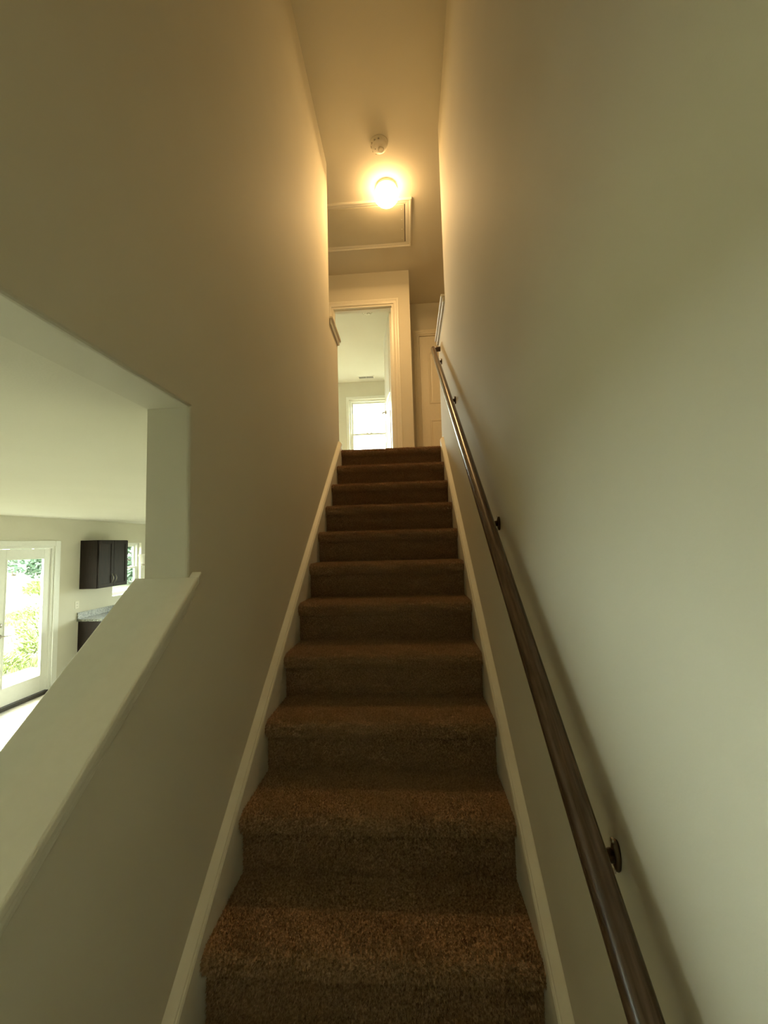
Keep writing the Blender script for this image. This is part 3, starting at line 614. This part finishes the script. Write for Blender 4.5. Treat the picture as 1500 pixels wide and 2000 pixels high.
def leaf_cloud(bm, blobs, n, size):
    for _ in range(n):
        c, r = random.choice(blobs)
        d = Vector((random.gauss(0, 1), random.gauss(0, 1), random.gauss(0, 1))).normalized()*(random.random()**.4)
        p = Vector(c) + Vector((d.x*r[0], d.y*r[1], d.z*r[2]))
        if p.z < ZG: continue
        u = Vector((random.gauss(0, 1), random.gauss(0, 1), random.gauss(0, .6))).normalized(); v = u.cross(Vector((random.gauss(0, 1), random.gauss(0, 1), random.gauss(0, 1)))).normalized(); s_ = size*random.uniform(.6, 1.4)
        bm.faces.new([bm.verts.new(p + u*s_*a + v*s_*b) for a, b in ((-1, 0), (-.2, .45), (1, 0), (-.2, -.45))])
def tree(label, x, y, ht, cr, leafm, nleaf, lsize, low=.35):
    t = thing('tree', label, 'tree', (x, y, ZG), 'trees beyond the yard')
    bm = B(); tube(bm, [(0, 0, -.05), (.08, .05, ht*.3), (-.05, .1, ht*.6), (.05, 0, ht*.85)], [.16, .13, .09, .03], 10)
    for k in range(6):
        a = k*1.05+x; z = ht*(low+.08*k); tube(bm, [(0, .05, z), (math.cos(a)*cr*.35, math.sin(a)*cr*.35, z+ht*.06), (math.cos(a)*cr*.7, math.sin(a)*cr*.7, z+ht*.13)], [.06, .04, .015], 6)
    obj('trunk', bm, 'bark', t, 0, True)
    blobs = [((random.uniform(-.55, .55)*cr, random.uniform(-.55, .55)*cr, ht*random.uniform(low, .95) - 0), (cr*.55, cr*.55, ht*.13)) for _ in range(14)]
    bm = B(); leaf_cloud(bm, blobs, nleaf, lsize); obj('crown', bm, leafm, t)
tree('broad blue-green tree behind the grassy yard beyond the patio door', -23.6, 25.4, 7.5, 2.7, 'leaf_a', 6500, .17, .06)
tree('dense blue-green tree behind the parked car', -34.0, 31.5, 9, 3.5, 'leaf_a', 4500, .2, .1)
tree('green tree seen through the kitchen window', -17.0, 23.6, 8, 2.6, 'leaf_a', 6000, .17, .06)
tree('tall thin tree beyond the bedroom window', -3.4, 16.5, 9.2, 1.5, 'leaf_a', 3500, .12, .3)
def shrub(label, x, y, r, h, m, n=700, ls=.06):
    t = thing('weed_clump', label, 'shrub', (x, y, ZG), 'weeds in the yard')
    bm = B()
    for k in range(7):
        a = k*.9; tube(bm, [(0, 0, -.03), (math.cos(a)*r*.3, math.sin(a)*r*.3, h*.5), (math.cos(a)*r*.7, math.sin(a)*r*.7, h*.9)], [.012, .009, .004], 6)
    obj('stems', bm, m, t); bm = B()
    for _ in range(n):
        a = random.uniform(0, 6.283); q = r*math.sqrt(random.random()); z = random.uniform(.03, h)*(1-.5*(q/r)**2)
        p = Vector((math.cos(a)*q, math.sin(a)*q, z)); u = Vector((math.cos(a), math.sin(a), random.uniform(.2, 1.3))).normalized()*ls*random.uniform(.7, 1.5); v = u.cross(Vector((random.gauss(0, 1), random.gauss(0, 1), .4))).normalized()*ls*.28
        bm.faces.new([bm.verts.new(p+c) for c in (-u*.3, v, u, -v)])
    obj('leaves', bm, m, t)
shrub('bright green weed clump growing beside the patio slab', -7.7, 7.6, .45, .5, 'leaf_b')
shrub('tall yellow-green weed clump in the straw beyond the patio', -9.2, 9.1, .5, .7, 'leaf_b')
shrub('low green weed clump at the near edge of the yard', -7.5, 6.3, .6, .3, 'leaf_b')
shrub('low leafy weed patch in front of the patio corner', -6.95, 5.1, .5, .22, 'leaf_b')
shrub('small green weed clump further out in the straw', -12.0, 11.7, .6, .5, 'leaf_b')
shrub('yellow-green bush standing near the tree line', -18.5, 19.4, 1.4, .9, 'leaf_b', 1200, .12)
shrub('green bush under the kitchen window outside', -6.6, 8.2, .6, .9, 'leaf_b')
# grass blades near the house
NB = 22000
bx_ = rng.uniform(-14, -6.4, NB); by_ = rng.uniform(4.0, 15, NB); keep = (np.sin(bx_*1.7+by_*.9)+np.sin(by_*2.3-bx_*.8)+rng.normal(0, .5, NB)) > .75; bx_, by_ = bx_[keep], by_[keep]; n = len(bx_)
a = rng.uniform(0, 6.28, n); hh = rng.uniform(.05, .16, n); base = np.stack([bx_, by_, np.full(n, ZG)], 1); du = np.stack([np.cos(a), np.sin(a), 0*a], 1)*.012
V = np.stack([base-du, base+du, base + np.stack([rng.normal(0, .03, n), rng.normal(0, .03, n), hh+.05], 1)], 1).reshape(-1, 3); F = np.arange(n*3).reshape(-1, 3)
me = bpy.data.meshes.new('grass'); me.from_pydata(V.tolist(), [], F.tolist()); me.materials.append(M['leaf_b']); go = bpy.data.objects.new('grass', me); COL.objects.link(go); go.parent = GROUND; tag(go, 'short green grass growing through the straw', kind='stuff')

# parked car, its nose showing past the patio door stile
car = thing('parked_car', 'pale blue car parked on the far grass by the trees', 'car', (-25.2, 19.6, ZG), rotz=math.radians(42))
bm = B(); side = [(-2.1, .35), (2.0, .35), (2.12, .55), (2.05, .78), (1.95, .86), (.95, .98), (.35, 1.42), (-1.0, 1.45), (-1.75, 1.0), (-2.15, .95), (-2.2, .6)]
prism(bm, side, 'y', -.85, .85); obj('body', bm, 'car', car, .06)
for x in (1.32, -1.32):
    for y in (-.80, .80):
        bm = B(); lathe(bm, [(.001, -.10), (.30, -.10), (.33, -.06), (.33, .06), (.30, .10), (.001, .10)], (x, y, .33), 'y', 24); whl = obj('wheel', bm, 'tyre', car, 0, True)
        bm = B(); lathe(bm, [(.001, -.105), (.19, -.105), (.19, .105), (.001, .105)], (x, y, .33), 'y', 20); obj('hub', bm, 'nickel', whl)
for y in (-.853, .853):
    obj('side_window', prism(B(), [(.78, 1.02), (.30, 1.36), (-.95, 1.38), (-1.45, 1.04)], 'y', y-.004, y+.004), 'dark', car)
for y in (-.6, .6): obj('headlight', box(B(), (1.98, y-.17, .66), (2.10, y+.17, .78)), 'plastic', car, .02)
obj('bumper', box(B(), (2.0, -.84, .36), (2.2, .84, .52)), 'dark', car, .04)
